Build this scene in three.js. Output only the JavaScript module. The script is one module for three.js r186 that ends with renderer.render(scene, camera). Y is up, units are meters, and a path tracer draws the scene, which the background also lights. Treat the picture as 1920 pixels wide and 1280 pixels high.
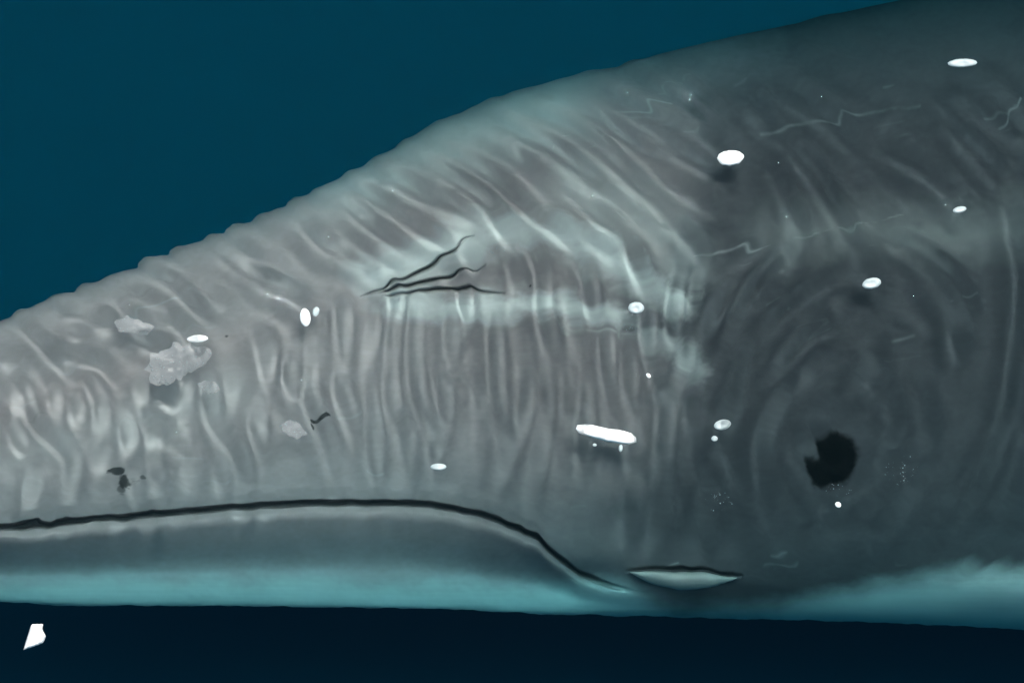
import * as THREE from 'three';
import { ImprovedNoise } from 'three/addons/math/ImprovedNoise.js';

// ------------------------------------------------------------------ camera, sky, sun, exposure
const CAM_H = 12;                                  // metres above the calm water line, looking straight down
const PPM = 640;                                   // photograph pixels per metre on the water line
const scene = new THREE.Scene();
const camera = new THREE.PerspectiveCamera(2 * Math.atan(1 / CAM_H) * 180 / Math.PI, 1920 / 1280, 0.1, 200);
camera.position.set(0, CAM_H, 0);
camera.up.set(0, 0, -1);
camera.lookAt(0, 0, 0);

const skyW = 64, skyH = 32, skyData = new Float32Array(skyW * skyH * 4);
for (let j = 0; j < skyH; j++) for (let i = 0; i < skyW; i++) {
  const up = Math.max(0, ((j + 0.5) / skyH - 0.5) * 2), f = Math.pow(1 - up, 2), k = (j * skyW + i) * 4;
  skyData[k] = 0.012 + 0.05 * f; skyData[k + 1] = 0.045 + 0.07 * f; skyData[k + 2] = 0.07 + 0.08 * f; skyData[k + 3] = 1;
}
const sky = new THREE.DataTexture(skyData, skyW, skyH, THREE.RGBAFormat, THREE.FloatType);
sky.mapping = THREE.EquirectangularReflectionMapping; sky.magFilter = THREE.LinearFilter; sky.needsUpdate = true;
scene.background = sky; scene.environment = sky;

const SUN = new THREE.Vector3(0.16, 1, -0.46).normalize();     // high sun, a little towards the whale's far side
const sun = new THREE.DirectionalLight(new THREE.Color(1, 0.955, 0.88), 2);
sun.position.copy(SUN).multiplyScalar(20); sun.castShadow = true; sun.shadow.radius = 1;
sun.shadow.mapSize.set(4096, 4096);
Object.assign(sun.shadow.camera, { left: -6, right: 6, top: 6, bottom: -6, near: 1, far: 60 });
scene.add(sun, sun.target);

const renderer = new THREE.WebGLRenderer({ antialias: true });
renderer.toneMapping = THREE.LinearToneMapping;
renderer.toneMappingExposure = 3.2;
renderer.shadowMap.enabled = true;

// ------------------------------------------------------------------ helpers
let seed = 20240611;
const rnd = () => { seed = (seed + 0x6D2B79F5) | 0; let t = Math.imul(seed ^ (seed >>> 15), 1 | seed); t = (t + Math.imul(t ^ (t >>> 7), 61 | t)) ^ t; return ((t ^ (t >>> 14)) >>> 0) / 4294967296; };
const perlin = new ImprovedNoise();
const noise = (x, y, z = 0) => perlin.noise(x + 37.3, y + 11.7, z + 5.1);
const fbm = (x, y, z = 0, o = 4) => { let s = 0, a = 0.5; for (let i = 0; i < o; i++) { s += a * noise(x, y, z + i * 7.3); x *= 2.03; y *= 2.03; a *= 0.5; } return s; };
const clamp = (x, a = 0, b = 1) => Math.min(b, Math.max(a, x));
const smooth = (a, b, x) => { const t = clamp((x - a) / (b - a)); return t * t * (3 - 2 * t); };
const mix = (a, b, t) => a + (b - a) * t;
const gauss = (x, s) => Math.exp(-0.5 * (x / s) * (x / s));
/** Smooth curve through [x, y] rows (monotone cubic). */
function curve(rows) {
  const n = rows.length, X = rows.map((r) => r[0]), Y = rows.map((r) => r[1]), s = [], m = [];
  for (let i = 0; i < n - 1; i++) s.push((Y[i + 1] - Y[i]) / (X[i + 1] - X[i]));
  for (let i = 0; i < n; i++) m.push(i === 0 ? s[0] : i === n - 1 ? s[n - 2] : s[i - 1] * s[i] <= 0 ? 0 : 2 / (1 / s[i - 1] + 1 / s[i]));
  return (x) => {
    if (x <= X[0]) return Y[0];
    if (x >= X[n - 1]) return Y[n - 1];
    let i = 0; while (x > X[i + 1]) i++;
    const h = X[i + 1] - X[i], t = (x - X[i]) / h, t2 = t * t, t3 = t2 * t;
    return (2 * t3 - 3 * t2 + 1) * Y[i] + (t3 - 2 * t2 + t) * h * m[i] + (-2 * t3 + 3 * t2) * Y[i + 1] + (t3 - t2) * h * m[i + 1];
  };
}
/** [distance from (x, y) to a polyline of flat coordinates, how far along it from 0 to 1]. */
function along(L, x, y) {
  let best = 1e9, at = 0; const n = L.length / 2 - 1;
  for (let i = 0; i < n; i++) { const ax = L[2 * i], ay = L[2 * i + 1], dx = L[2 * i + 2] - ax, dy = L[2 * i + 3] - ay, t = clamp(((x - ax) * dx + (y - ay) * dy) / (dx * dx + dy * dy)), q = (x - ax - t * dx) ** 2 + (y - ay - t * dy) ** 2; if (q < best) { best = q; at = (i + t) / n; } }
  return [Math.sqrt(best), at];
}
/** Distance from (x, y) to a polyline of flat coordinates. */
function lineDist(L, x, y) {
  let best = 1e9;
  for (let i = 0; i + 3 < L.length; i += 2) {
    const ax = L[i], ay = L[i + 1], dx = L[i + 2] - ax, dy = L[i + 3] - ay, t = clamp(((x - ax) * dx + (y - ay) * dy) / (dx * dx + dy * dy));
    best = Math.min(best, (x - ax - t * dx) ** 2 + (y - ay - t * dy) ** 2);
  }
  return Math.sqrt(best);
}
function bbox(L, pad) { let a = 1e9, b = 1e9, c = -1e9, d = -1e9; for (let i = 0; i < L.length; i += 2) { a = Math.min(a, L[i]); c = Math.max(c, L[i]); b = Math.min(b, L[i + 1]); d = Math.max(d, L[i + 1]); } return [a - pad, b - pad, c + pad, d + pad]; }
/** Body chart (u along the whale, v across it, both in 1/640 m) and depth in metres -> world. */
const place = (u, v, depth) => { const s = (1 + depth / 1.333 / CAM_H) / PPM; return [(u - 960) * s, -depth, (v - 640) * s]; };

// ------------------------------------------------------------------ the whale's body, as curves along its length
const cTop = curve([[-420, 868], [-400, 815], [-340, 755], [-200, 690], [0, 600], [100, 556], [200, 519], [300, 477], [400, 440], [500, 398], [600, 350], [700, 298], [760, 262], [820, 228], [880, 202], [960, 172], [1050, 147], [1150, 124], [1250, 98], [1350, 74], [1450, 52], [1550, 29], [1650, 8], [1750, -12], [1920, -38], [2100, -55], [2600, -60], [3600, 60], [4600, 260], [5400, 420], [5600, 520]]);
const cBot = curve([[-420, 872], [-400, 925], [-340, 1000], [-200, 1085], [0, 1128], [200, 1136], [400, 1136], [600, 1138], [800, 1141], [1000, 1150], [1300, 1158], [1600, 1165], [1800, 1174], [1920, 1180], [2100, 1185], [2600, 1170], [3600, 1010], [4600, 780], [5400, 610], [5600, 530]]);
const cRidge = curve([[-420, 870], [-200, 820], [0, 765], [150, 722], [300, 680], [500, 615], [700, 548], [900, 503], [1100, 480], [1300, 462], [1600, 440], [1900, 430], [2600, 450], [3600, 500], [5600, 525]]);
const cLip = curve([[-420, 871], [-400, 900], [-340, 945], [-200, 985], [0, 987], [150, 975], [300, 962], [450, 950], [600, 942], [750, 942], [850, 952], [930, 972], [1000, 1003], [1045, 1042], [1095, 1076], [1180, 1106], [1260, 1118], [1600, 1124], [2100, 1140], [2600, 1120], [3600, 970], [5600, 528]]);
const dRidge = curve([[-420, 0.2], [-300, 0.12], [0, 0.105], [300, 0.108], [600, 0.115], [850, 0.115], [1100, 0.115], [1300, 0.12], [1600, 0.13], [1900, 0.145], [2600, 0.24], [3600, 0.35], [5600, 0.6]]);
const dTop = curve([[-420, 0.21], [-300, 0.21], [0, 0.24], [300, 0.27], [600, 0.38], [900, 0.55], [1200, 0.66], [1600, 0.85], [2100, 0.95], [3600, 0.8], [5600, 0.62]]);
const dLip = curve([[-420, 0.205], [-300, 0.17], [0, 0.185], [600, 0.195], [850, 0.21], [1000, 0.25], [1100, 0.37], [1250, 0.44], [2100, 0.55], [5600, 0.62]]);
const dBot = curve([[-420, 0.215], [-300, 0.32], [0, 0.39], [600, 0.4], [1000, 0.45], [1300, 0.56], [1700, 0.62], [2100, 0.72], [3600, 0.75], [5600, 0.63]]);
const keel = curve([[-420, 0.004], [-300, 0.06], [0, 0.14], [800, 0.25], [1600, 0.35], [2600, 0.4], [3600, 0.3], [5600, 0.01]]);

// the three slits of the blowholes and the fold over the eye
const slits = [[678, 554, 720, 540, 765, 519, 800, 503, 833, 480, 862, 460, 884, 443], [690, 552, 745, 540, 800, 527, 850, 516, 908, 497], [722, 554, 770, 549, 810, 542, 850, 540, 900, 545, 946, 551]];
const eyeFold = [1176, 1071, 1220, 1067, 1280, 1066, 1330, 1070, 1386, 1080];
const slitBoxes = slits.map((s) => bbox(s, 24)), foldBox = bbox(eyeFold, 24);
const inBox = (b, u, v) => u > b[0] && v > b[1] && u < b[2] && v < b[3];
const ell = (a, p) => 1 - Math.pow(Math.max(0, 1 - Math.pow(clamp(a), p)), 1 / p);

/** Depth of the whale's skin below the water line at (u, v) of its chart, for the half that faces up. */
function skinDepth(u, v, features = true) {
  const R = cRidge(u), r = dRidge(u);
  let d;
  if (v < R) {
    const T = cTop(u), a = (R - v) / Math.max(1, R - T);
    d = r + (dTop(u) - r) * ell(a, mix(3.6, 2.9, smooth(400, 1400, u)));
  } else {
    const B = cBot(u), b = dBot(u), w = 1 - smooth(960, 1290, u), aB = (v - R) / Math.max(1, B - R);
    const plain = r + (b - r) * ell(aB, 2.7);
    let mouth = plain;
    if (w > 0) {
      const M = cLip(u), m = dLip(u);
      if (v < M) mouth = r + (m - r) * Math.pow((v - R) / Math.max(1, M - R), mix(3, 3.6, smooth(650, 1050, u)));
      else {
        const a = (v - M) / Math.max(1, B - M), lipTop = m - 0.004;
        // lip crest, steep cheek of the lower jaw, then the wider throat below it
        const cheek = 0.7 * (b - lipTop) * smooth(0.12, 0.66, a), throat = 0.3 * (b - lipTop) * ell(clamp((a - 0.45) / 0.55), 2.2);
        mouth = lipTop + cheek + throat;
      }
    }
    d = mix(plain, mouth, w);
  }
  if (!features) return d;
  const head = smooth(-420, -250, u);
  // keel on top of the rostrum, with the shallow trough beside it
  const kw = head * (1 - smooth(560, 760, u)), k0 = v - R;
  d -= kw * 0.01 * gauss(k0, 26); d += kw * 0.014 * gauss(k0 + 55, 30);
  // mounds that carry the blowholes
  d -= 0.014 * Math.exp(-0.5 * (((u - 880) / 120) ** 2 + ((v - 445 - (u - 880) * -0.05) / 36) ** 2));
  d -= 0.012 * Math.exp(-0.5 * (((u - 900) / 150) ** 2 + ((v - 572 - (u - 900) * 0.05) / 26) ** 2));
  for (let i = 0; i < 3; i++) if (inBox(slitBoxes[i], u, v)) { const [q, t] = along(slits[i], u, v), w = Math.sin(Math.PI * clamp(t, 0.01, 0.99)); d += 0.026 * Math.sqrt(w) * gauss(q, 0.9 + 1.3 * w) - 0.008 * w * gauss(q, 10); }
  // the mouth line: a deep narrow gap between the jaws, and the rolled edge of the upper lip
  const wm = head * (1 - smooth(1040, 1200, u));
  if (wm > 0) { const q = v - cLip(u); d += wm * (0.07 * Math.exp(-Math.pow(Math.abs(q - 1) / 5, 4)) - 0.004 * gauss(q + 24, 10) - (0.019 + 0.009 * noise(u / 60, 2.2, 6)) * gauss(q - 21, q < 21 ? 8 : 13)); }
  // hollow behind the corner of the mouth and the bulge round the eye
  d += 0.05 * Math.exp(-0.5 * (((u - 1120) / 60) ** 2 + ((v - 1078) / 22) ** 2));
  d -= 0.05 * Math.exp(-0.5 * (((u - 1285) / 110) ** 2 + ((v - 1082) / 34) ** 2));
  if (inBox(foldBox, u, v)) { const [q, t] = along(eyeFold, u, v); d += 0.03 * Math.sqrt(Math.sin(Math.PI * clamp(t, 0.01, 0.99))) * gauss(q, 2.4); }
  // shoulder over the flipper
  d -= 0.08 * Math.exp(-0.5 * (((u - 1930) / 120) ** 2 + ((v - 1110) / 40) ** 2));
  d += 0.004 * fbm(u / 160, v / 110, 2, 3) + 0.0012 * fbm(u / 22, v / 14, 9, 2);
  return d;
}

// ------------------------------------------------------------------ skin colours
const strokes = [ // pale smoke-like streaks that trail back from the blowholes, the strongest also painting in the sunlit mounds: [half-width, strength, points]
  [44, 0.75, [700, 520, 780, 490, 850, 456, 960, 432, 1060, 440, 1130, 470, 1200, 525, 1280, 562]],
  [32, 0.8, [740, 566, 830, 578, 940, 570, 1060, 572, 1150, 590]],
  [26, 0.34, [1120, 590, 1200, 610, 1260, 645, 1310, 690]],
  [70, 0.3, [1080, 350, 1190, 400, 1250, 450, 1275, 500]],
  [70, 0.22, [-20, 880, 120, 830, 260, 790, 420, 740]],
  [60, 0.16, [1450, 440, 1600, 430, 1790, 440, 1920, 430]],
  [90, 0.3, [640, 350, 760, 300, 900, 240, 1040, 200]],
].map(([w, s, L]) => ({ w, s, L, box: bbox(L, w * 3) }));
const scars = [ // thin pale scars
  [2.6, 0.8, [1240, 490, 1330, 475, 1450, 456, 1560, 432, 1640, 415, 1722, 396]], [2, 0.5, [1050, 262, 1090, 238, 1150, 214, 1260, 190]], [2.4, 0.55, [1430, 250, 1540, 226, 1640, 210, 1724, 200]],
  [2.2, 0.7, [240, 591, 300, 570, 345, 550]], [2.4, 0.6, [1090, 618, 1150, 622, 1195, 628]], [3.2, 0.7, [1108, 378, 1124, 366, 1140, 350]], [2, 0.5, [752, 592, 780, 602, 798, 610]], [2, 0.6, [1880, 236, 1900, 205, 1918, 180]],
  [2, 0.5, [1435, 1060, 1470, 1056, 1494, 1058]], [2, 0.5, [690, 884, 702, 885, 714, 888]], [2, 0.5, [1386, 495, 1397, 493, 1408, 490]], [2, 0.4, [860, 390, 880, 378, 900, 366]], [1.8, 0.5, [1050, 440, 1090, 436, 1130, 432]],
];
for (let i = 0; i < 60; i++) { const x = rnd() * 1900, y = mix(cTop(x) + 40, cLip(Math.min(x, 1500)) - 40, rnd()), l = 14 + rnd() * 60, a = -0.42 + rnd() * 0.5 - (y < cRidge(x) ? 0.15 : -0.12); scars.push([1.3 + rnd() * 1.4, (rnd() < 0.25 ? -0.5 : 0.4) * (0.3 + rnd() * 0.6), [x, y, x + l * Math.cos(a), y + l * Math.sin(a)]]); }
const scarList = scars.map(([w, s, L]) => ({ w, s, L, box: bbox(L, w * 3) }));
const blots = [[218, 884, 24, 7, 0.9], [236, 902, 15, 15, 0.9], [262, 896, 10, 6, 0.6], [226, 918, 10, 12, 0.6], [597, 784, 6, 5, 0.9], [591, 797, 5, 8, 0.9], [604, 783, 5, 3, 0.8], [424, 630, 3, 3, 0.9], [993, 538, 3, 3, 0.9], [1180, 615, 14, 6, 0.4], [1238, 608, 12, 9, 0.35]];
function skinColour(u, v, side) {
  const n1 = fbm(u / 260, v / 200, 1), n2 = fbm(u / 70, v / 44, 3), n3 = fbm(u / 14, v / 9, 6, 3);
  // slate back behind the blowholes, paler grey rostrum: the border is ragged
  const back = smooth(-40, 260, u - 1130 - 0.18 * (700 - v) + 240 * n1 + 80 * n2) * (side === 2 ? 0.4 : 1);
  const mid = smooth(560, 1000, u + 160 * n1 - 0.25 * (v - 600));
  let g = mix(mix(0.26, 0.165, mid), 0.056, back) * (1 + 0.18 * n2 + 0.14 * n3);
  let c = [g * mix(1.2, 1.02, back), g * 0.98, g * mix(1.0, 1.08, back)];
  let pale = 0;
  for (const s of strokes) if (inBox(s.box, u, v)) { const q = lineDist(s.L, u, v) + 60 * n2 + 34 * n1 + 12 * n3; pale = Math.max(pale, s.s * (1 - smooth(-s.w * 0.3, s.w * 1.5, q)) * (1 + n2)); }
  for (const s of scarList) if (inBox(s.box, u, v)) { const q = gauss(lineDist(s.L, u, v) + 1.2 * n2, s.w * 0.8) * s.s * 0.36 * clamp(0.7 + 3 * n1 + 2 * n2, 0, 1.2); if (q > 0) pale = Math.max(pale, q * (0.75 + n2)); else for (let k = 0; k < 3; k++) c[k] *= 1 + 0.8 * q; }
  c = c.map((x, k) => mix(x, [0.6, 0.58, 0.57][k], clamp(pale)));
  for (const [x, y, a, b, s] of blots) { const e = ((u - x) / a) ** 2 + ((v - y) / b) ** 2; if (e < 4) { const q = s * (1 - smooth(0.5, 1.25, e + 1.6 * n3 + n2)); for (let k = 0; k < 3; k++) c[k] = mix(c[k], 0.03, q); } }
  // near-black oval with a soft edge on the side of the head
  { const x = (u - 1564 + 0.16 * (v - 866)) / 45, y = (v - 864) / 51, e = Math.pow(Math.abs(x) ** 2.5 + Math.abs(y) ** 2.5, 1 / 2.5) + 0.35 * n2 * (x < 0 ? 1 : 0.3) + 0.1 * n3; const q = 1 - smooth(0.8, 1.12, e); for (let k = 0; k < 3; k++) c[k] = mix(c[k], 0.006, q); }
  // white throat and belly with a ragged border below the jaw
  const M = cLip(u), B = cBot(u);
  const edge = u < 1150 ? mix(1076, 1088, smooth(500, 1100, u)) : mix(mix(1088, 1140, smooth(1150, 1300, u)), 1062, smooth(1350, 1860, u));
  const w = side === 2 ? 1 : side === 0 ? 0 : smooth(-22, 44, v - Math.min(edge, B - 24) + 14 * n2 + 3 * n3 + 16 * n1);
  if (w > 0) c = c.map((x, k) => mix(x, [0.36, 0.42, 0.42][k] * (1 + 0.12 * n2 + 0.1 * fbm(u / 190, v / 7, 4, 2)), w));
  // inside of the blowholes
  for (let i = 0; i < 3; i++) if (inBox(slitBoxes[i], u, v)) { const [e, t] = along(slits[i], u, v), z = Math.sin(Math.PI * clamp(t, 0.01, 0.99)), q = Math.sqrt(z) * gauss(e, 0.7 + z); for (let k = 0; k < 3; k++) c[k] = mix(c[k], 0.03, q); }
  return c;
}

// ------------------------------------------------------------------ the ripples of the water: where their crests bring the sun to a line on the skin (chart of the whale), each with its strength
const SPACING = 68, STEEP = 0.8;                                       // usual distance between crests, in chart units
const focus = [
  '2 0 613 43 627 67 653 100 693 133 723', '1 0 667 12 700', '2 0 710 33 737 42 760 50 793 73 823 105 849 126 879 124 920 107 961', '2 0 743 20 760 28 783 23 827 30 849 49 855', '1 77 593 117 597 150 603', '1.2 57 647 97 673 153 687 187 693 197 713',
  '1 97 737 95 807', '1 157 717 172 740 170 767', '1 130 760 137 783 133 810', '.7 207 707 213 733', '1 187 760 180 793 183 823', '1.1 283 747 307 760 333 770 357 793', '1 347 713 343 743', '1.3 380 740 387 760 383 780 405 825 430 855 445 890 448 930',
  '1 497 660 498 690 503 703', '1.2 537 707 535 733 567 763 587 797 609 857 609 887', '1 620 737 639 771 669 839', '1 225 815 236 837 234 856', '.8 457 811 484 852', '.6 405 886 405 940', '1 640 573 637 617 638 693', '1 727 553 740 583 740 603', '1 733 627 730 653 727 680',
  '1.6 778 607 772 633 768 683 773 727 777 775 792 809 806 842 804 880 800 914', '1 840 617 837 653 842 690', '1.2 865 543 867 587 872 620', '1.4 915 630 923 667 922 717 922 767 935 816 939 857', '1.5 810 333 837 347 867 370 903 383 923 407 930 430 940 453 957 487',
  '1.4 977 450 997 480 1010 517 1017 553 1008 587 1017 623 1027 647 1025 670', '1 963 513 963 540', '1 983 553 990 580', '1.4 1093 533 1100 563 1110 593', '1 1037 423 1050 450', '1 1113 403 1133 443', '1.3 1170 457 1187 490 1200 513 1212 545', '1.1 1107 480 1147 490 1180 507 1200 530', '1 870 457 873 487 875 517',
  '1 560 423 580 440', '1 570 453 610 473 643 490 677 510', '1 650 407 673 417 690 430', '1 690 447 717 457 740 470', '1 620 443 650 467 673 480', '1.4 640 343 693 347 733 353 767 367 790 387 800 400', '1 630 367 660 373 693 390 717 403', '1 750 423 773 437 797 447 813 460', '.8 840 423 860 437 870 450',
  '1 860 327 897 337 927 357 953 383 977 400', '1 960 307 983 327 1003 350 1010 373 993 393', '1 1033 303 1067 320 1090 343 1103 367', '1 813 383 847 400 873 420', '1 400 453 430 463 457 490', '1 427 437 467 440 497 452', '1.1 463 410 513 408 547 417 573 440', '.8 533 387 587 395', '1 700 310 733 310 763 315', '.8 767 302 817 303 843 310',
  '.7 733 287 783 277 833 280', '.8 783 250 833 242 893 235 920 235', '1 833 253 927 253 967 270 1007 280', '.8 947 235 993 240 1033 250', '.8 883 210 933 198 1033 195', '1 203 523 240 520 277 527 307 537 337 550', '1 283 493 310 497 327 517', '1 333 563 347 580 360 587', '.8 347 470 400 483 417 497', '1 373 453 407 457 433 470 450 487 477 503',
  '1 573 460 600 473 633 487', '1 513 503 530 530', '1 447 513 487 543 530 557 567 573', '1 87 567 110 560 140 570 153 587', '1 130 630 137 650', '1 70 607 87 633', '.8 157 613 187 617 207 617', '.8 243 647 277 660 317 657', '.8 383 560 397 573', '.8 547 490 557 500',
  '1 688 737 691 794 689 850 691 895 684 929', '1.3 725 722 729 756 721 790 755 820 753 861 748 902', '.8 704 816 704 846', '1 815 711 811 741 819 767', '1.2 828 734 828 775 824 812 807 842', '.7 897 749 890 790', '1.3 984 722 982 775 969 812 946 861 935 895 909 940', '1 1006 827 1002 880 991 917 976 962', '.8 984 876 950 936',
  '1.2 1104 734 1089 782 1089 824 1085 857 1077 887', '.8 1175 700 1175 745', '.8 1179 842 1182 887', '1 1182 962 1160 1026', '1.4 661 947 669 959 657 1000 639 1037 607 1071', '1 725 951 734 962 725 1000 710 1037 684 1060', '1 781 989 776 1019 753 1060', '1 879 966 867 1000 852 1030', '.8 954 989 946 1011 927 1045',
  '1.2 427 961 446 976 435 1010 416 1044 394 1066', '1 577 957 576 1010 555 1051', '1 307 972 322 1002 319 1025 285 1077', '1 251 976 262 995 259 1025 255 1044 232 1074', '1 210 984 217 999 214 1025', '1 71 987 77 1002 56 1040 30 1077', '1 97 999 101 1014 94 1059 71 1081', '.8 499 961 482 1005 465 1051',
  '1 1000 194 1062 194 1115 201 1153 216 1201 230 1235 251', '1 1048 168 1091 165 1158 175 1206 196 1268 220 1307 244 1340 273', '.8 1235 180 1268 192 1307 216 1350 244', '1 1311 98 1374 96 1455 96 1527 110 1585 127 1637 151', '.7 1412 206 1426 244', '1 1000 242 1048 254 1091 273 1134 302 1182 355 1225 393', '.8 1086 240 1134 259 1172 283 1201 307',
  '1 1000 278 1048 307 1081 331 1101 364', '1 1479 292 1517 331 1551 383 1575 422 1594 470', '.9 1450 326 1474 383 1494 426 1503 470', '.7 1494 206 1551 240 1594 278', '.8 1791 268 1834 302 1882 355', '2 1894 400 1907 426 1899 456 1918 498 1916 545 1914 639 1899 725 1886 806 1853 880 1824 966 1786 1014',
  '.5 1758 443 1899 438', '.4 1783 413 1890 417', '.45 1766 468 1895 464', '1 1476 447 1484 485 1487 528', '1 1566 426 1591 464 1604 507 1608 541', '.8 1508 558 1510 605 1514 643', '.8 1373 550 1343 588 1326 631', '.9 1467 503 1416 541 1386 584 1369 648', '.8 1497 571 1455 605 1437 631', '.8 1506 648 1472 682 1446 716',
  '1 1395 648 1382 708 1373 776 1352 831 1348 891', '1 1476 737 1450 793 1425 861 1416 900', '1 1271 729 1249 772 1237 853 1232 896', '.8 1170 690 1173 755', '.9 1258 592 1256 639', '1 1213 626 1207 673', '.9 1741 507 1788 541 1822 631', '.9 1732 524 1775 571 1794 639 1783 678', '.7 1634 631 1638 716 1608 746', '.7 1660 742 1681 810 1660 878',
  '.9 1527 810 1519 870', '.8 1322 588 1318 639', '1 1455 770 1426 856 1431 952 1438 1000 1422 1038', '1.2 1345 885 1326 952 1307 1024 1302 1060', '1 1287 1019 1268 1091', '1 1240 928 1225 1000 1201 1048', '.9 1182 961 1163 1019', '.9 1494 937 1446 995', '.8 1494 971 1460 1048', '1 1599 913 1561 1000 1551 1048', '1 1719 923 1685 990 1647 1028', '.8 1613 990 1556 1052', '.7 1767 985 1747 1019', '.8 1374 856 1369 918', '.8 1388 1024 1364 1067',
].map((s) => s.split(' ').map(Number));
const sunRun = (() => { const h = Math.hypot(SUN.x, SUN.z), sn = h / 1.333, t = sn / Math.sqrt(1 - sn * sn); return [t * SUN.x / h, t * SUN.z / h]; })();   // sideways run of the sunlight in the water per metre of depth
const RC = 2.4, U0 = -160, V0 = -110, GU = 960, GV = 590;              // grid of the ripples, 2.4 units a cell
const rippleH = new Float32Array(GU * GV);
{
  const depthAt = (u, v) => { const T = cTop(u), B = cBot(u); return v <= T + 2 ? dTop(u) : v >= B - 2 ? dBot(u) : skinDepth(u, v); };
  const splat = (gu, gv, w, s) => { const r = Math.ceil(3 * s), i0 = Math.round(gu), j0 = Math.round(gv); for (let j = j0 - r; j <= j0 + r; j++) for (let i = i0 - r; i <= i0 + r; i++) if (i >= 0 && j >= 0 && i < GU && j < GV) rippleH[j * GU + i] += w * Math.exp(-0.5 * ((i - gu) ** 2 + (j - gv) ** 2) / (s * s)); };
  const minor = [];
  for (let k = 0; k < 200; k++) {
    let u = rnd() * 1930, v = mix(cTop(u) + 20, cLip(Math.min(u, 1400)) + 60, rnd()); const side = v < cRidge(u), tip = u < 420, n = 2 + Math.floor(rnd() * 6), r = [(0.2 + 0.35 * rnd()) * (side ? 0.8 : 1)];
    let a = side ? 0.35 + rnd() * 0.5 : 1.57 + (rnd() - 0.45) * (tip ? 1.3 : 0.5) + smooth(1150, 1300, u) * 0.2;
    if (u > 1300 && rnd() < 0.8) { a = Math.atan2(u - 1610, -(v - 760)) + (rnd() - 0.5) * 0.4; if (Math.sin(a) < 0) a += Math.PI; }
    if (focus.some((f) => lineDist(f.slice(1), u, v) < 22)) continue;
    for (let i = 0; i <= n; i++) { r.push(u, v); u += 20 * Math.cos(a); v += 20 * Math.sin(a); a += (rnd() - 0.5) * (tip ? 0.9 : 0.5); }
    minor.push(r);
  }
  for (const r of [...focus, ...minor]) {
    const pts = []; for (let i = 1; i < r.length; i += 2) pts.push(new THREE.Vector3(r[i], r[i + 1], 0));
    const cr = new THREE.CatmullRomCurve3(pts, false, 'centripetal'), len = cr.getLength(), n = Math.max(3, Math.round(len / 2)), step = len / n / RC;
    for (let i = 0; i <= n; i++) {
      const t = i / n, p = cr.getPoint(t), d = depthAt(p.x, p.y), ends = Math.pow(Math.sin(Math.PI * clamp(t, 0.02, 0.98)), 0.7);
      splat((p.x + sunRun[0] * d * PPM - U0) / RC, (p.y + sunRun[1] * d * PPM - V0) / RC, Math.min(1.5, r[0]) * ends * step, 1.2);
    }
  }
  // crests along those lines with troughs between them, all of about one strength; gaps are filled by a like swell
  const blur = (src, sig) => { const r = Math.ceil(2.8 * sig), w = []; let sum = 0; for (let i = -r; i <= r; i++) { w.push(gauss(i, sig)); sum += w[w.length - 1]; } const a = new Float32Array(src.length), b = new Float32Array(src.length); for (let j = 0; j < GV; j++) for (let i = 0; i < GU; i++) { let s = 0; for (let q = -r; q <= r; q++) { const x = i + q; if (x >= 0 && x < GU) s += w[q + r] * src[j * GU + x]; } a[j * GU + i] = s / sum; } for (let j = 0; j < GV; j++) for (let i = 0; i < GU; i++) { let s = 0; for (let q = -r; q <= r; q++) { const y = j + q; if (y >= 0 && y < GV) s += w[q + r] * a[y * GU + i]; } b[j * GU + i] = s / sum; } return b; };
  { // crests run on along the local bearing of the swell
    const src = Float32Array.from(rippleH);
    for (let j = 0; j < GV; j++) for (let i = 0; i < GU; i++) {
      const u = U0 + i * RC, v = V0 + j * RC, up = smooth(30, -70, v - cRidge(u)), far = smooth(1250, 1420, u);
      let a = mix(1.57 - 0.12 * smooth(500, 900, v) * smooth(-1, 1, u), 0.62, up * (1 - 0.4 * far));
      if (far > 0 && v > 430) { let c = Math.atan2(u - 1610, -(v - 760)); if (Math.sin(c) < 0) c += Math.PI; a = mix(a, c, far * 0.8); }
      const reach = u < 330 ? 0.45 : 1; let s = 0, w = 0;
      for (let t = -6; t <= 6; t++) { const q = gauss(t, 3), x = Math.round(i + t * 3.2 * reach * Math.cos(a)), y = Math.round(j + t * 3.2 * reach * Math.sin(a)); if (x >= 0 && y >= 0 && x < GU && y < GV) { s += q * src[y * GU + x]; w += q; } }
      rippleH[j * GU + i] = s / w;
    }
  }
  const near = blur(rippleH, SPACING / 7 / RC), far = blur(rippleH, SPACING / 3.4 / RC), h0 = new Float32Array(near.length), sq = new Float32Array(near.length);
  for (let k = 0; k < h0.length; k++) { const u = U0 + (k % GU) * RC, v = V0 + Math.floor(k / GU) * RC, t = smooth(1250, 1500, u), du = u + 0.25 * v * t; h0[k] = near[k] - far[k] + 0.02 * noise(du / 34 + 0.5 * noise(u / 80, v / 80, 4), v / 80, 31); sq[k] = h0[k] * h0[k]; }
  const power = blur(sq, 40 / RC); let all = 0; for (let k = 0; k < power.length; k++) all += power[k] / power.length;
  const deep = new Float32Array(h0.length); for (let k = 0; k < h0.length; k++) deep[k] = Math.min(0.5, depthAt(U0 + (k % GU) * RC - sunRun[0] * 70, V0 + Math.floor(k / GU) * RC - sunRun[1] * 70));
  const wide = blur(deep, 20 / RC);
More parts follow.
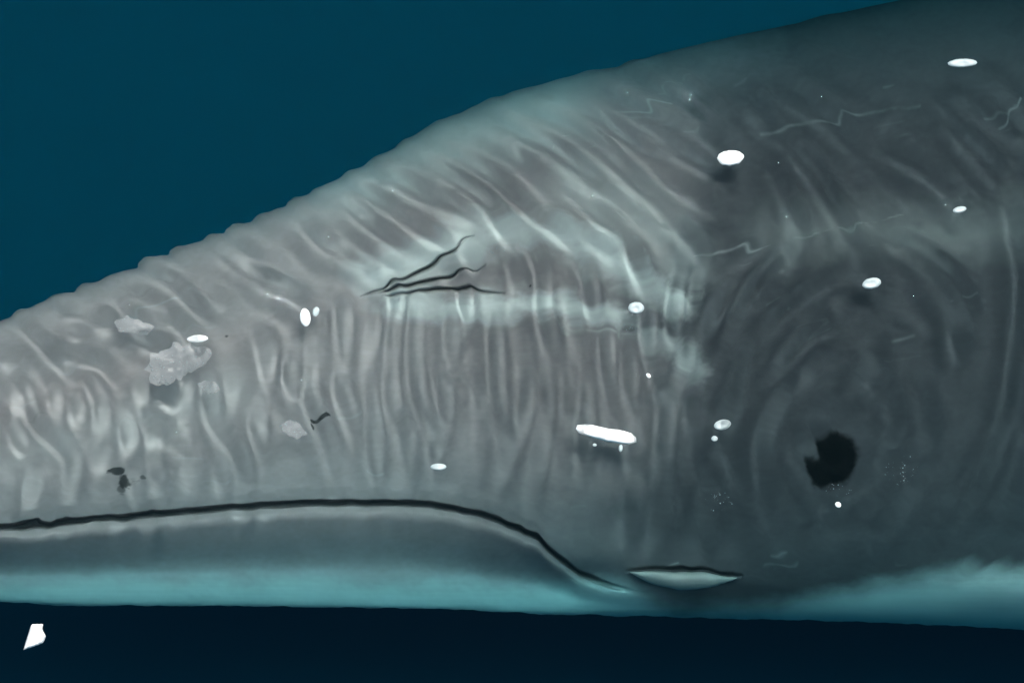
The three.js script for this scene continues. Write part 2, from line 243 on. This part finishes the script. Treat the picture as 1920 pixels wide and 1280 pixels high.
  for (let k = 0; k < h0.length; k++) {
    const su = U0 + (k % GU) * RC, sv = V0 + Math.floor(k / GU) * RC, calm = mix(0.25, 1, smooth(10, 80, sv - cTop(su))) * mix(0.25, 1, smooth(10, 70, cBot(su) - sv)) * (1 - 0.6 * gauss(sv - cLip(su), 26) * (1 - smooth(1000, 1200, su)));
    const slope = calm * STEEP * Math.min(1, (0.14 / Math.max(deep[k], wide[k])) ** 1.9);
    rippleH[k] = slope * SPACING / PPM / (2 * Math.PI * 1.41) * 1.9 * Math.tanh(h0[k] / (Math.sqrt(power[k]) + 0.25 * Math.sqrt(all)) / 1.9);
  }
  let mx = 0, hx = 0; for (let k = 1; k < rippleH.length; k++) { if (k % GU) mx = Math.max(mx, Math.abs(rippleH[k] - rippleH[k - 1]) / RC * PPM); hx = Math.max(hx, Math.abs(rippleH[k])); }
  console.log('ripples: steepest', mx.toFixed(2), 'height (m)', hx.toFixed(4));
}
/** Height of the water at (x, z) in metres. */
const waterHeight = (x, z) => {
  const gu = (960 + x * PPM - U0) / RC, gv = (640 + z * PPM - V0) / RC, i = Math.floor(gu), j = Math.floor(gv), fx = gu - i, fz = gv - j;
  if (i < 1 || j < 1 || i > GU - 3 || j > GV - 3) return 0;
  const w = (t) => [((1 - t) ** 3) / 6, (3 * t ** 3 - 6 * t * t + 4) / 6, (-3 * t ** 3 + 3 * t * t + 3 * t + 1) / 6, t ** 3 / 6], a = w(fx), b = w(fz); let s = 0;
  for (let q = 0; q < 4; q++) { const o = (j + q - 1) * GU + i - 1; s += b[q] * (a[0] * rippleH[o] + a[1] * rippleH[o + 1] + a[2] * rippleH[o + 2] + a[3] * rippleH[o + 3]); }
  return s * smooth(2, 14, i) * smooth(2, 14, j) * smooth(GU - 3, GU - 15, i) * smooth(GV - 3, GV - 15, j);
};

// ------------------------------------------------------------------ mesh of the whale
const stations = [];
for (let u = -420; u < 2300;) { stations.push(u); u += u < -340 ? 6 : u < -60 ? 12 : u < 1990 ? 2 : 24; }
for (let u = 2320; u <= 5600; u += 80) stations.push(u);
const NU = 230, NL = 410, NB = 40, RING = NU + NL + NB;
{
  const P = new Float32Array(stations.length * RING * 3), C = new Float32Array(P.length), idx = [];
  stations.forEach((u, i) => {
    const T = cTop(u) + 2.4 * noise(u / 26, 3.3, 1) * smooth(1300, 700, u), B = cBot(u) + (3.2 * noise(u / 46, 8.1, 2) + 1.2 * noise(u / 17, 4.2, 5)) * smooth(-300, -50, u), R = cRidge(u), M = clamp(cLip(u), R + 0.2 * (B - R), B - 0.12 * (B - R)), m0 = Math.max(R + 0.5 * (M - R), M - 22), m1 = Math.min(M + 22, mix(M, B, 0.6));
    for (let j = 0; j < RING; j++) {
      let v, d, side = 0;
      if (j < NU) { v = R - (R - T) * Math.cos(j / NU * Math.PI / 2); d = j === 0 ? dTop(u) : skinDepth(u, v); }
      else if (j < NU + NL) {
        const t = (j - NU) / (NL - 1); side = 1;
        v = t < 0.6 ? mix(R, m0, t / 0.6) : t < 0.75 ? mix(m0, m1, (t - 0.6) / 0.15) : mix(m1, B, Math.sin((t - 0.75) / 0.25 * Math.PI / 2));
        d = j === NU + NL - 1 ? Math.max(dBot(u), skinDepth(u, B - 2)) : skinDepth(u, v);
      } else { const t = (j - NU - NL + 1) / (NB + 1) * Math.PI; side = 2; v = (B + T) / 2 + (B - T) / 2 * Math.cos(t); d = mix(dBot(u), dTop(u), (1 - Math.cos(t)) / 2) + keel(u) * Math.sin(t); }
      const k = (i * RING + j) * 3, w = place(u, v, d), c = skinColour(u, v, side === 2 && j > RING - 12 ? 0 : side);
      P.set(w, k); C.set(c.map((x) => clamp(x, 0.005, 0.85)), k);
      if (i) { const a = (i - 1) * RING + j, b = (i - 1) * RING + (j + 1) % RING, e = i * RING + j, f = i * RING + (j + 1) % RING; idx.push(a, b, e, b, f, e); }
    }
  });
  const g = new THREE.BufferGeometry();
  g.setAttribute('position', new THREE.BufferAttribute(P, 3)); g.setAttribute('color', new THREE.BufferAttribute(C, 3)); g.setIndex(idx);
  g.computeVertexNormals();
  const skin = new THREE.MeshPhysicalMaterial({ vertexColors: true, roughness: 0.9, specularIntensity: 0 });
  const whale = new THREE.Group(); whale.name = 'whale';
  whale.userData = { label: 'large grey whale lying just under the rippled water, seen from above', category: 'whale' };
  const body = new THREE.Mesh(g, skin); body.name = 'body'; body.castShadow = body.receiveShadow = true; whale.add(body);
  // the eye: a pale lens of skin under the dark fold
  const EU = 60, EV = 14, ep = [], ei = [];
  const eTop = curve([[1182, 1072], [1230, 1070], [1290, 1070], [1340, 1075], [1384, 1082]]), eBot = curve([[1182, 1073], [1215, 1092], [1250, 1103], [1290, 1107], [1335, 1102], [1384, 1083]]);
  for (let i = 0; i <= EU; i++) for (let j = 0; j <= EV; j++) { const u = mix(1182, 1384, i / EU), s = j / EV, v = mix(eTop(u), eBot(u), s), q = Math.sin(Math.PI * i / EU); ep.push(...place(u, v, skinDepth(u, v, false) - 0.045 - 0.05 * q * Math.sqrt(Math.sin(Math.PI * clamp(s, 0.02, 0.98))) + (j === 0 || j === EV ? 0.06 : 0))); }
  for (let i = 0; i < EU; i++) for (let j = 0; j < EV; j++) { const a = i * (EV + 1) + j, b = a + EV + 1; ei.push(a, a + 1, b, a + 1, b + 1, b); }
  const eg = new THREE.BufferGeometry(); eg.setAttribute('position', new THREE.Float32BufferAttribute(ep, 3)); eg.setIndex(ei); eg.computeVertexNormals();
  const eye = new THREE.Mesh(eg, new THREE.MeshPhysicalMaterial({ color: new THREE.Color().setRGB(0.33, 0.32, 0.31), roughness: 0.8, specularIntensity: 0, side: THREE.DoubleSide }));
  eye.name = 'eye'; eye.castShadow = eye.receiveShadow = true; eye.userData = { label: 'pale bulging eye under a dark fold of skin' }; whale.add(eye);
  scene.add(whale);
}

// ------------------------------------------------------------------ the sea: rippled surface, the clear body of water under it, and an added teal backdrop for the deep water
const BACKDROP_Y = -1.8, REACH = 10;
{
  const axis = (lo, hi) => { const a = []; for (let x = -REACH; x < lo - 0.01; x += 0.5) a.push(x); const n = Math.round((hi - lo) / 0.0038); for (let i = 0; i <= n; i++) a.push(lo + (hi - lo) * i / n); for (let x = hi + 0.5; x < REACH; x += 0.5) a.push(x); a.push(REACH); return a; };
  const X = axis((U0 - 960) / PPM, (U0 + GU * RC - 960) / PPM), Z = axis((V0 - 640) / PPM, (V0 + GV * RC - 640) / PPM), nx = X.length, nz = Z.length, pos = [], nor = [], idx = [], e = 0.002;
  for (const z of Z) for (const x of X) { pos.push(x, waterHeight(x, z), z); const hx = (waterHeight(x + e, z) - waterHeight(x - e, z)) / (2 * e), hz = (waterHeight(x, z + e) - waterHeight(x, z - e)) / (2 * e), l = Math.hypot(hx, 1, hz); nor.push(-hx / l, 1 / l, -hz / l); }
  for (let j = 0; j < nz - 1; j++) for (let i = 0; i < nx - 1; i++) { const a = j * nx + i, b = a + 1, c = a + nx, d = c + 1; idx.push(a, c, b, b, c, d); }
  const yB = BACKDROP_Y - 0.3;
  const skirt = (list, n) => { const b = pos.length / 3, m = list.length; for (const i of list) { pos.push(pos[3 * i], pos[3 * i + 1], pos[3 * i + 2]); nor.push(...n); } for (const i of list) { pos.push(pos[3 * i], yB, pos[3 * i + 2]); nor.push(...n); } for (let j = 0; j < m - 1; j++) idx.push(b + j, b + m + j, b + j + 1, b + j + 1, b + m + j, b + m + j + 1); };
  const rowOf = (j) => X.map((_, i) => j * nx + i), colOf = (i) => Z.map((_, j) => j * nx + i);
  skirt(rowOf(0).reverse(), [0, 0, -1]); skirt(rowOf(nz - 1), [0, 0, 1]); skirt(colOf(0), [-1, 0, 0]); skirt(colOf(nx - 1).reverse(), [1, 0, 0]);
  const b = pos.length / 3; for (const [x, z] of [[-1, -1], [1, -1], [1, 1], [-1, 1]]) { pos.push(x * REACH, yB, z * REACH); nor.push(0, -1, 0); } idx.push(b, b + 1, b + 2, b, b + 2, b + 3);
  const g = new THREE.BufferGeometry(); g.setAttribute('position', new THREE.Float32BufferAttribute(pos, 3)); g.setAttribute('normal', new THREE.Float32BufferAttribute(nor, 3)); g.setIndex(idx);
  const water = new THREE.Mesh(g, new THREE.MeshPhysicalMaterial({ color: 0xffffff, roughness: 0, transmission: 1, thickness: 2, ior: 1.333, attenuationColor: new THREE.Color().setRGB(0.22, 0.74, 0.84), attenuationDistance: 1 }));
  water.name = 'water'; water.userData = { kind: 'structure', label: 'clear teal sea water with a rippled surface' }; water.receiveShadow = true; scene.add(water);
  const floor = new THREE.Mesh(new THREE.BoxGeometry(REACH * 2 - 0.4, 0.2, REACH * 2 - 0.4), new THREE.MeshStandardMaterial({ color: new THREE.Color().setRGB(0.02, 0.105, 0.125), roughness: 1 }));  // added sheet, its teal stands in for light scattered in deep water
  floor.position.y = BACKDROP_Y - 0.1; floor.name = 'deep_water_backdrop'; floor.userData = { kind: 'structure', label: 'matte teal backdrop added to stand for the deep water' }; floor.receiveShadow = true; scene.add(floor);
}

// ------------------------------------------------------------------ ice and slush afloat
const iceMat = new THREE.MeshPhysicalMaterial({ color: new THREE.Color().setRGB(0.86, 0.88, 0.9), roughness: 0.7 });
const wetIceMat = new THREE.MeshPhysicalMaterial({ color: new THREE.Color().setRGB(0.4, 0.47, 0.5), roughness: 0.45 });
/** A lumpy floating piece: OUTLINE is a list of points round it (chart units) or [rx, ry, turn]; dimple hollows its top. */
function lump(cu, cv, outline, thick, rough, dimple = 0) {
  const N = 44, K = 9, sd = rnd() * 90, pos = [], idx = [];
  const radius = (t) => {
    if (outline.length === 3 && !Array.isArray(outline[0])) { const [rx, ry, a] = outline, c = Math.cos(t - a) / rx, q = Math.sin(t - a) / ry; return 1 / Math.hypot(c, q); }
    let best = 3; const dx = Math.cos(t), dy = Math.sin(t);
    for (let i = 0; i < outline.length; i++) { const [ax, ay] = outline[i], [bx, by] = outline[(i + 1) % outline.length], x = ax - cu, y = ay - cv, ex = bx - ax, ey = by - ay, det = dx * -ey + dy * ex; if (Math.abs(det) < 1e-9) continue; const r = (x * -ey + y * ex) / det, s = (dx * y - dy * x) / det; if (r > 0 && s >= -1e-6 && s <= 1 + 1e-6) best = Math.max(best, r); }
    return best;
  };
  for (const face of [1, -1]) for (let k = 0; k <= K; k++) for (let i = 0; i < N; i++) {
    const t = i / N * 2 * Math.PI, q = k / K, r = radius(t) * (1 + rough * 0.16 * noise(2.2 * Math.cos(t) * 2, 2.2 * Math.sin(t) * 2, sd)) * q, x = cu + r * Math.cos(t), y = cv + r * Math.sin(t);
    const dome = Math.sqrt(Math.max(0, 1 - q ** 3)), h = thick * (face > 0 ? 0.55 * dome * (1 + rough * 0.9 * noise(x / 9, y / 9, sd)) - dimple * thick * 0 - dimple * 0.5 * gauss(q, 0.35) : -0.5 * dome) + 0.002;
    pos.push((x - 960) / PPM, h, (y - 640) / PPM);
  }
  const side = (K + 1) * N;
  for (let f = 0; f < 2; f++) for (let k = 0; k < K; k++) for (let i = 0; i < N; i++) { const a = f * side + k * N + i, b = f * side + k * N + (i + 1) % N, c = a + N, d = b + N; f ? idx.push(a, c, b, b, c, d) : idx.push(a, b, c, b, d, c); }
  const g = new THREE.BufferGeometry(); g.setAttribute('position', new THREE.Float32BufferAttribute(pos, 3)); g.setIndex(idx); g.computeVertexNormals(); return g;
}
const used = {}; const numbered = (n) => { const k = used[n] = (used[n] ?? -1) + 1; return k ? `${n}_${String(k).padStart(3, '0')}` : n; };
function add(o, name, label, category, group) { o.name = numbered(name); o.userData = { label, category }; if (group) o.userData.group = group; o.castShadow = o.receiveShadow = true; scene.add(o); return o; }
const FL = 'ice crumbs floating above the whale';
const pieces = [
  ['ice_splinter', 1135, 812, [[1077, 801], [1088, 794], [1110, 796], [1140, 803], [1165, 806], [1184, 812], [1193, 820], [1192, 833], [1170, 832], [1140, 828], [1110, 820], [1086, 812]], 0.03, 0.25, 0, iceMat, 'long white bar of ice floating above the cheek, the largest piece'],
  ['ice_chunk', 66, 1192, [[58, 1170], [80, 1169], [79, 1180], [85, 1193], [80, 1205], [65, 1211], [43, 1218], [50, 1196]], 0.03, 0.35, 0, iceMat, 'white triangular ice chunk in open water below the lower jaw'],
  ['ice_crumb', 370, 635, [20, 7, -0.05], 0.014, 0.2, 0, iceMat, 'slim white ice crumb lying against the largest grey slush patch'],
  ['ice_crumb', 572, 595, [10, 17, -0.12], 0.014, 0.2, 0, iceMat, 'upright oval white ice crumb beside the rostrum keel'],
  ['ice_crumb', 822, 875, [15, 6.5, 0], 0.012, 0.25, 0.2, wetIceMat, 'small pale ice crumb just above the mouth line'],
  ['ice_crumb', 1193, 577, [15, 11, 0], 0.013, 0.25, 0.6, wetIceMat, 'round dished ice crumb on the pale streak behind the blowholes'],
  ['ice_crumb', 1635, 531, [18, 10, -0.2], 0.014, 0.3, 0.7, wetIceMat, 'oval dished ice crumb above the dark mark on the slate back'],
  ['ice_crumb', 1800, 393, [13, 6, -0.2], 0.012, 0.25, 0.3, wetIceMat, 'small ice crumb at the end of the long pale scar'],
  ['ice_crumb', 1805, 118, [28, 8, -0.04], 0.014, 0.3, 0.3, wetIceMat, 'flat pointed ice crumb over the far flank of the back'],
  ['ice_crumb', 1355, 796, [16, 9.5, -0.2], 0.013, 0.3, 0.7, wetIceMat, 'oval dished ice crumb with a tiny crumb just under it'],
  ['ice_crumb', 1340, 822, [6, 5, 0], 0.008, 0.5, 0, wetIceMat, 'tiny ice crumb just under an oval dished crumb'],
  ['ice_crumb', 1370, 296, [25, 14, -0.08], 0.018, 0.45, 0.7, iceMat, 'bright lumpy ring of melting ice over the dark back'],
  ['ice_crumb', 1572, 946, [6, 5, 0.6], 0.008, 0.5, 0, iceMat, 'tiny white ice crumb under the dark oval mark'],
  ['ice_crumb', 1216, 704, [5, 3.5, 0.8], 0.006, 0.4, 0, iceMat, 'speck of ice at the end of the lower pale streak'],
  ['ice_crumb', 1164, 840, [4, 7, 0.1], 0.008, 0.7, 0, wetIceMat, 'ragged ice crumb broken off below the long white bar'],
  ['ice_crumb', 1115, 834, [4, 3, 0], 0.005, 0.6, 0, wetIceMat, 'speck of ice below the middle of the long white bar'],
  ['ice_crumb', 592, 584, [6, 9, 0.3], 0.006, 0.5, 0.4, wetIceMat, 'dull ice crumb right beside the upright oval crumb'],
];
for (const [name, u, v, o, t, r, dm, m, label] of pieces) add(new THREE.Mesh(lump(u, v, o, t, r, dm), m), name, label, 'ice', name === 'ice_crumb' ? FL : undefined);

const filmMat = new THREE.MeshPhysicalMaterial({ color: new THREE.Color().setRGB(0.28, 0.31, 0.33), roughness: 0.4, transparent: true, opacity: 0.3 });
const bubbleMat = new THREE.MeshPhysicalMaterial({ color: new THREE.Color().setRGB(0.22, 0.25, 0.27), roughness: 0.25 });
const bead = new THREE.IcosahedronGeometry(1, 1);
function slush(u, v, outline, film, beads, size, label) {
  const t = new THREE.Group(); add(t, film ? 'slush_patch' : 'bubble_patch', label, film ? 'slush' : 'bubbles', film ? 'grey slush patches on the water' : 'patches of bubbles on the water');
  if (film) { const f = new THREE.Mesh(lump(u, v, outline, 0.008, 1.6), filmMat); f.name = 'slush_film'; f.castShadow = f.receiveShadow = true; t.add(f); }
  const xs = Array.isArray(outline[0]) ? outline.map((p) => Math.hypot(p[0] - u, p[1] - v)) : [outline[0]], R = Math.max(...xs), im = new THREE.InstancedMesh(bead, bubbleMat, beads), m = new THREE.Matrix4(), inside = (x, y) => { if (!Array.isArray(outline[0])) { const c = Math.cos(outline[2]), q = Math.sin(outline[2]), dx = x - u, dy = y - v; return ((dx * c + dy * q) / outline[0]) ** 2 + ((dy * c - dx * q) / outline[1]) ** 2 < 1; } let k = false; for (let i = 0, j = outline.length - 1; i < outline.length; j = i++) { const [ax, ay] = outline[i], [bx, by] = outline[j]; if (ay > y !== by > y && x < (bx - ax) * (y - ay) / (by - ay) + ax) k = !k; } return k; };
  for (let i = 0; i < beads; i++) { let x, y, g = 0; do { x = u + (rnd() * 2 - 1) * R; y = v + (rnd() * 2 - 1) * R; } while ((!inside(x, y) || noise(x / 14, y / 14, 7) + rnd() * 0.5 < 0.1) && g++ < 200); const r = size * (0.2 + rnd() * rnd() * 0.9) / PPM; m.makeScale(r, r * 0.7, r).setPosition((x - 960) / PPM, 0.006, (y - 640) / PPM); im.setMatrixAt(i, m); }
  im.name = 'bubbles'; im.userData = { kind: 'stuff' }; im.castShadow = im.receiveShadow = true; t.add(im);
}
slush(330, 684, [[270, 690], [285, 664], [312, 655], [325, 643], [360, 644], [386, 648], [397, 662], [380, 685], [352, 700], [330, 712], [315, 727], [292, 716], [283, 705]], true, 170, 1.5, 'largest grey patch of slush, full of bright bubbles, on the rostrum');
slush(390, 723, [[368, 720], [380, 714], [402, 716], [412, 724], [405, 738], [385, 737]], true, 40, 1.4, 'small grey slush patch below the largest slush patch');
slush(552, 803, [[523, 797], [540, 787], [560, 792], [577, 812], [560, 823], [535, 815]], true, 45, 1.3, 'small rounded grey slush patch above the upper lip');
slush(240, 612, [[210, 600], [240, 594], [290, 610], [270, 628], [225, 622]], true, 24, 1.2, 'thin grey slush patch on the far side of the rostrum keel');
slush(1348, 940, [28, 20, 0.2], false, 36, 1.3, 'sparse bubbles above the eye');
slush(1572, 918, [26, 12, 0.1], false, 22, 1.3, 'few bubbles along the lower rim of the dark oval mark');
slush(1690, 882, [34, 26, -0.5], false, 46, 1.3, 'sparse bubbles behind the dark oval mark');
slush(935, 472, [16, 12, 0.2], false, 34, 1.3, 'cluster of bubbles just behind the blowholes');
slush(1178, 614, [20, 9, 0.3], false, 30, 1.2, 'bubbles strung along the lower pale streak');

renderer.render(scene, camera);
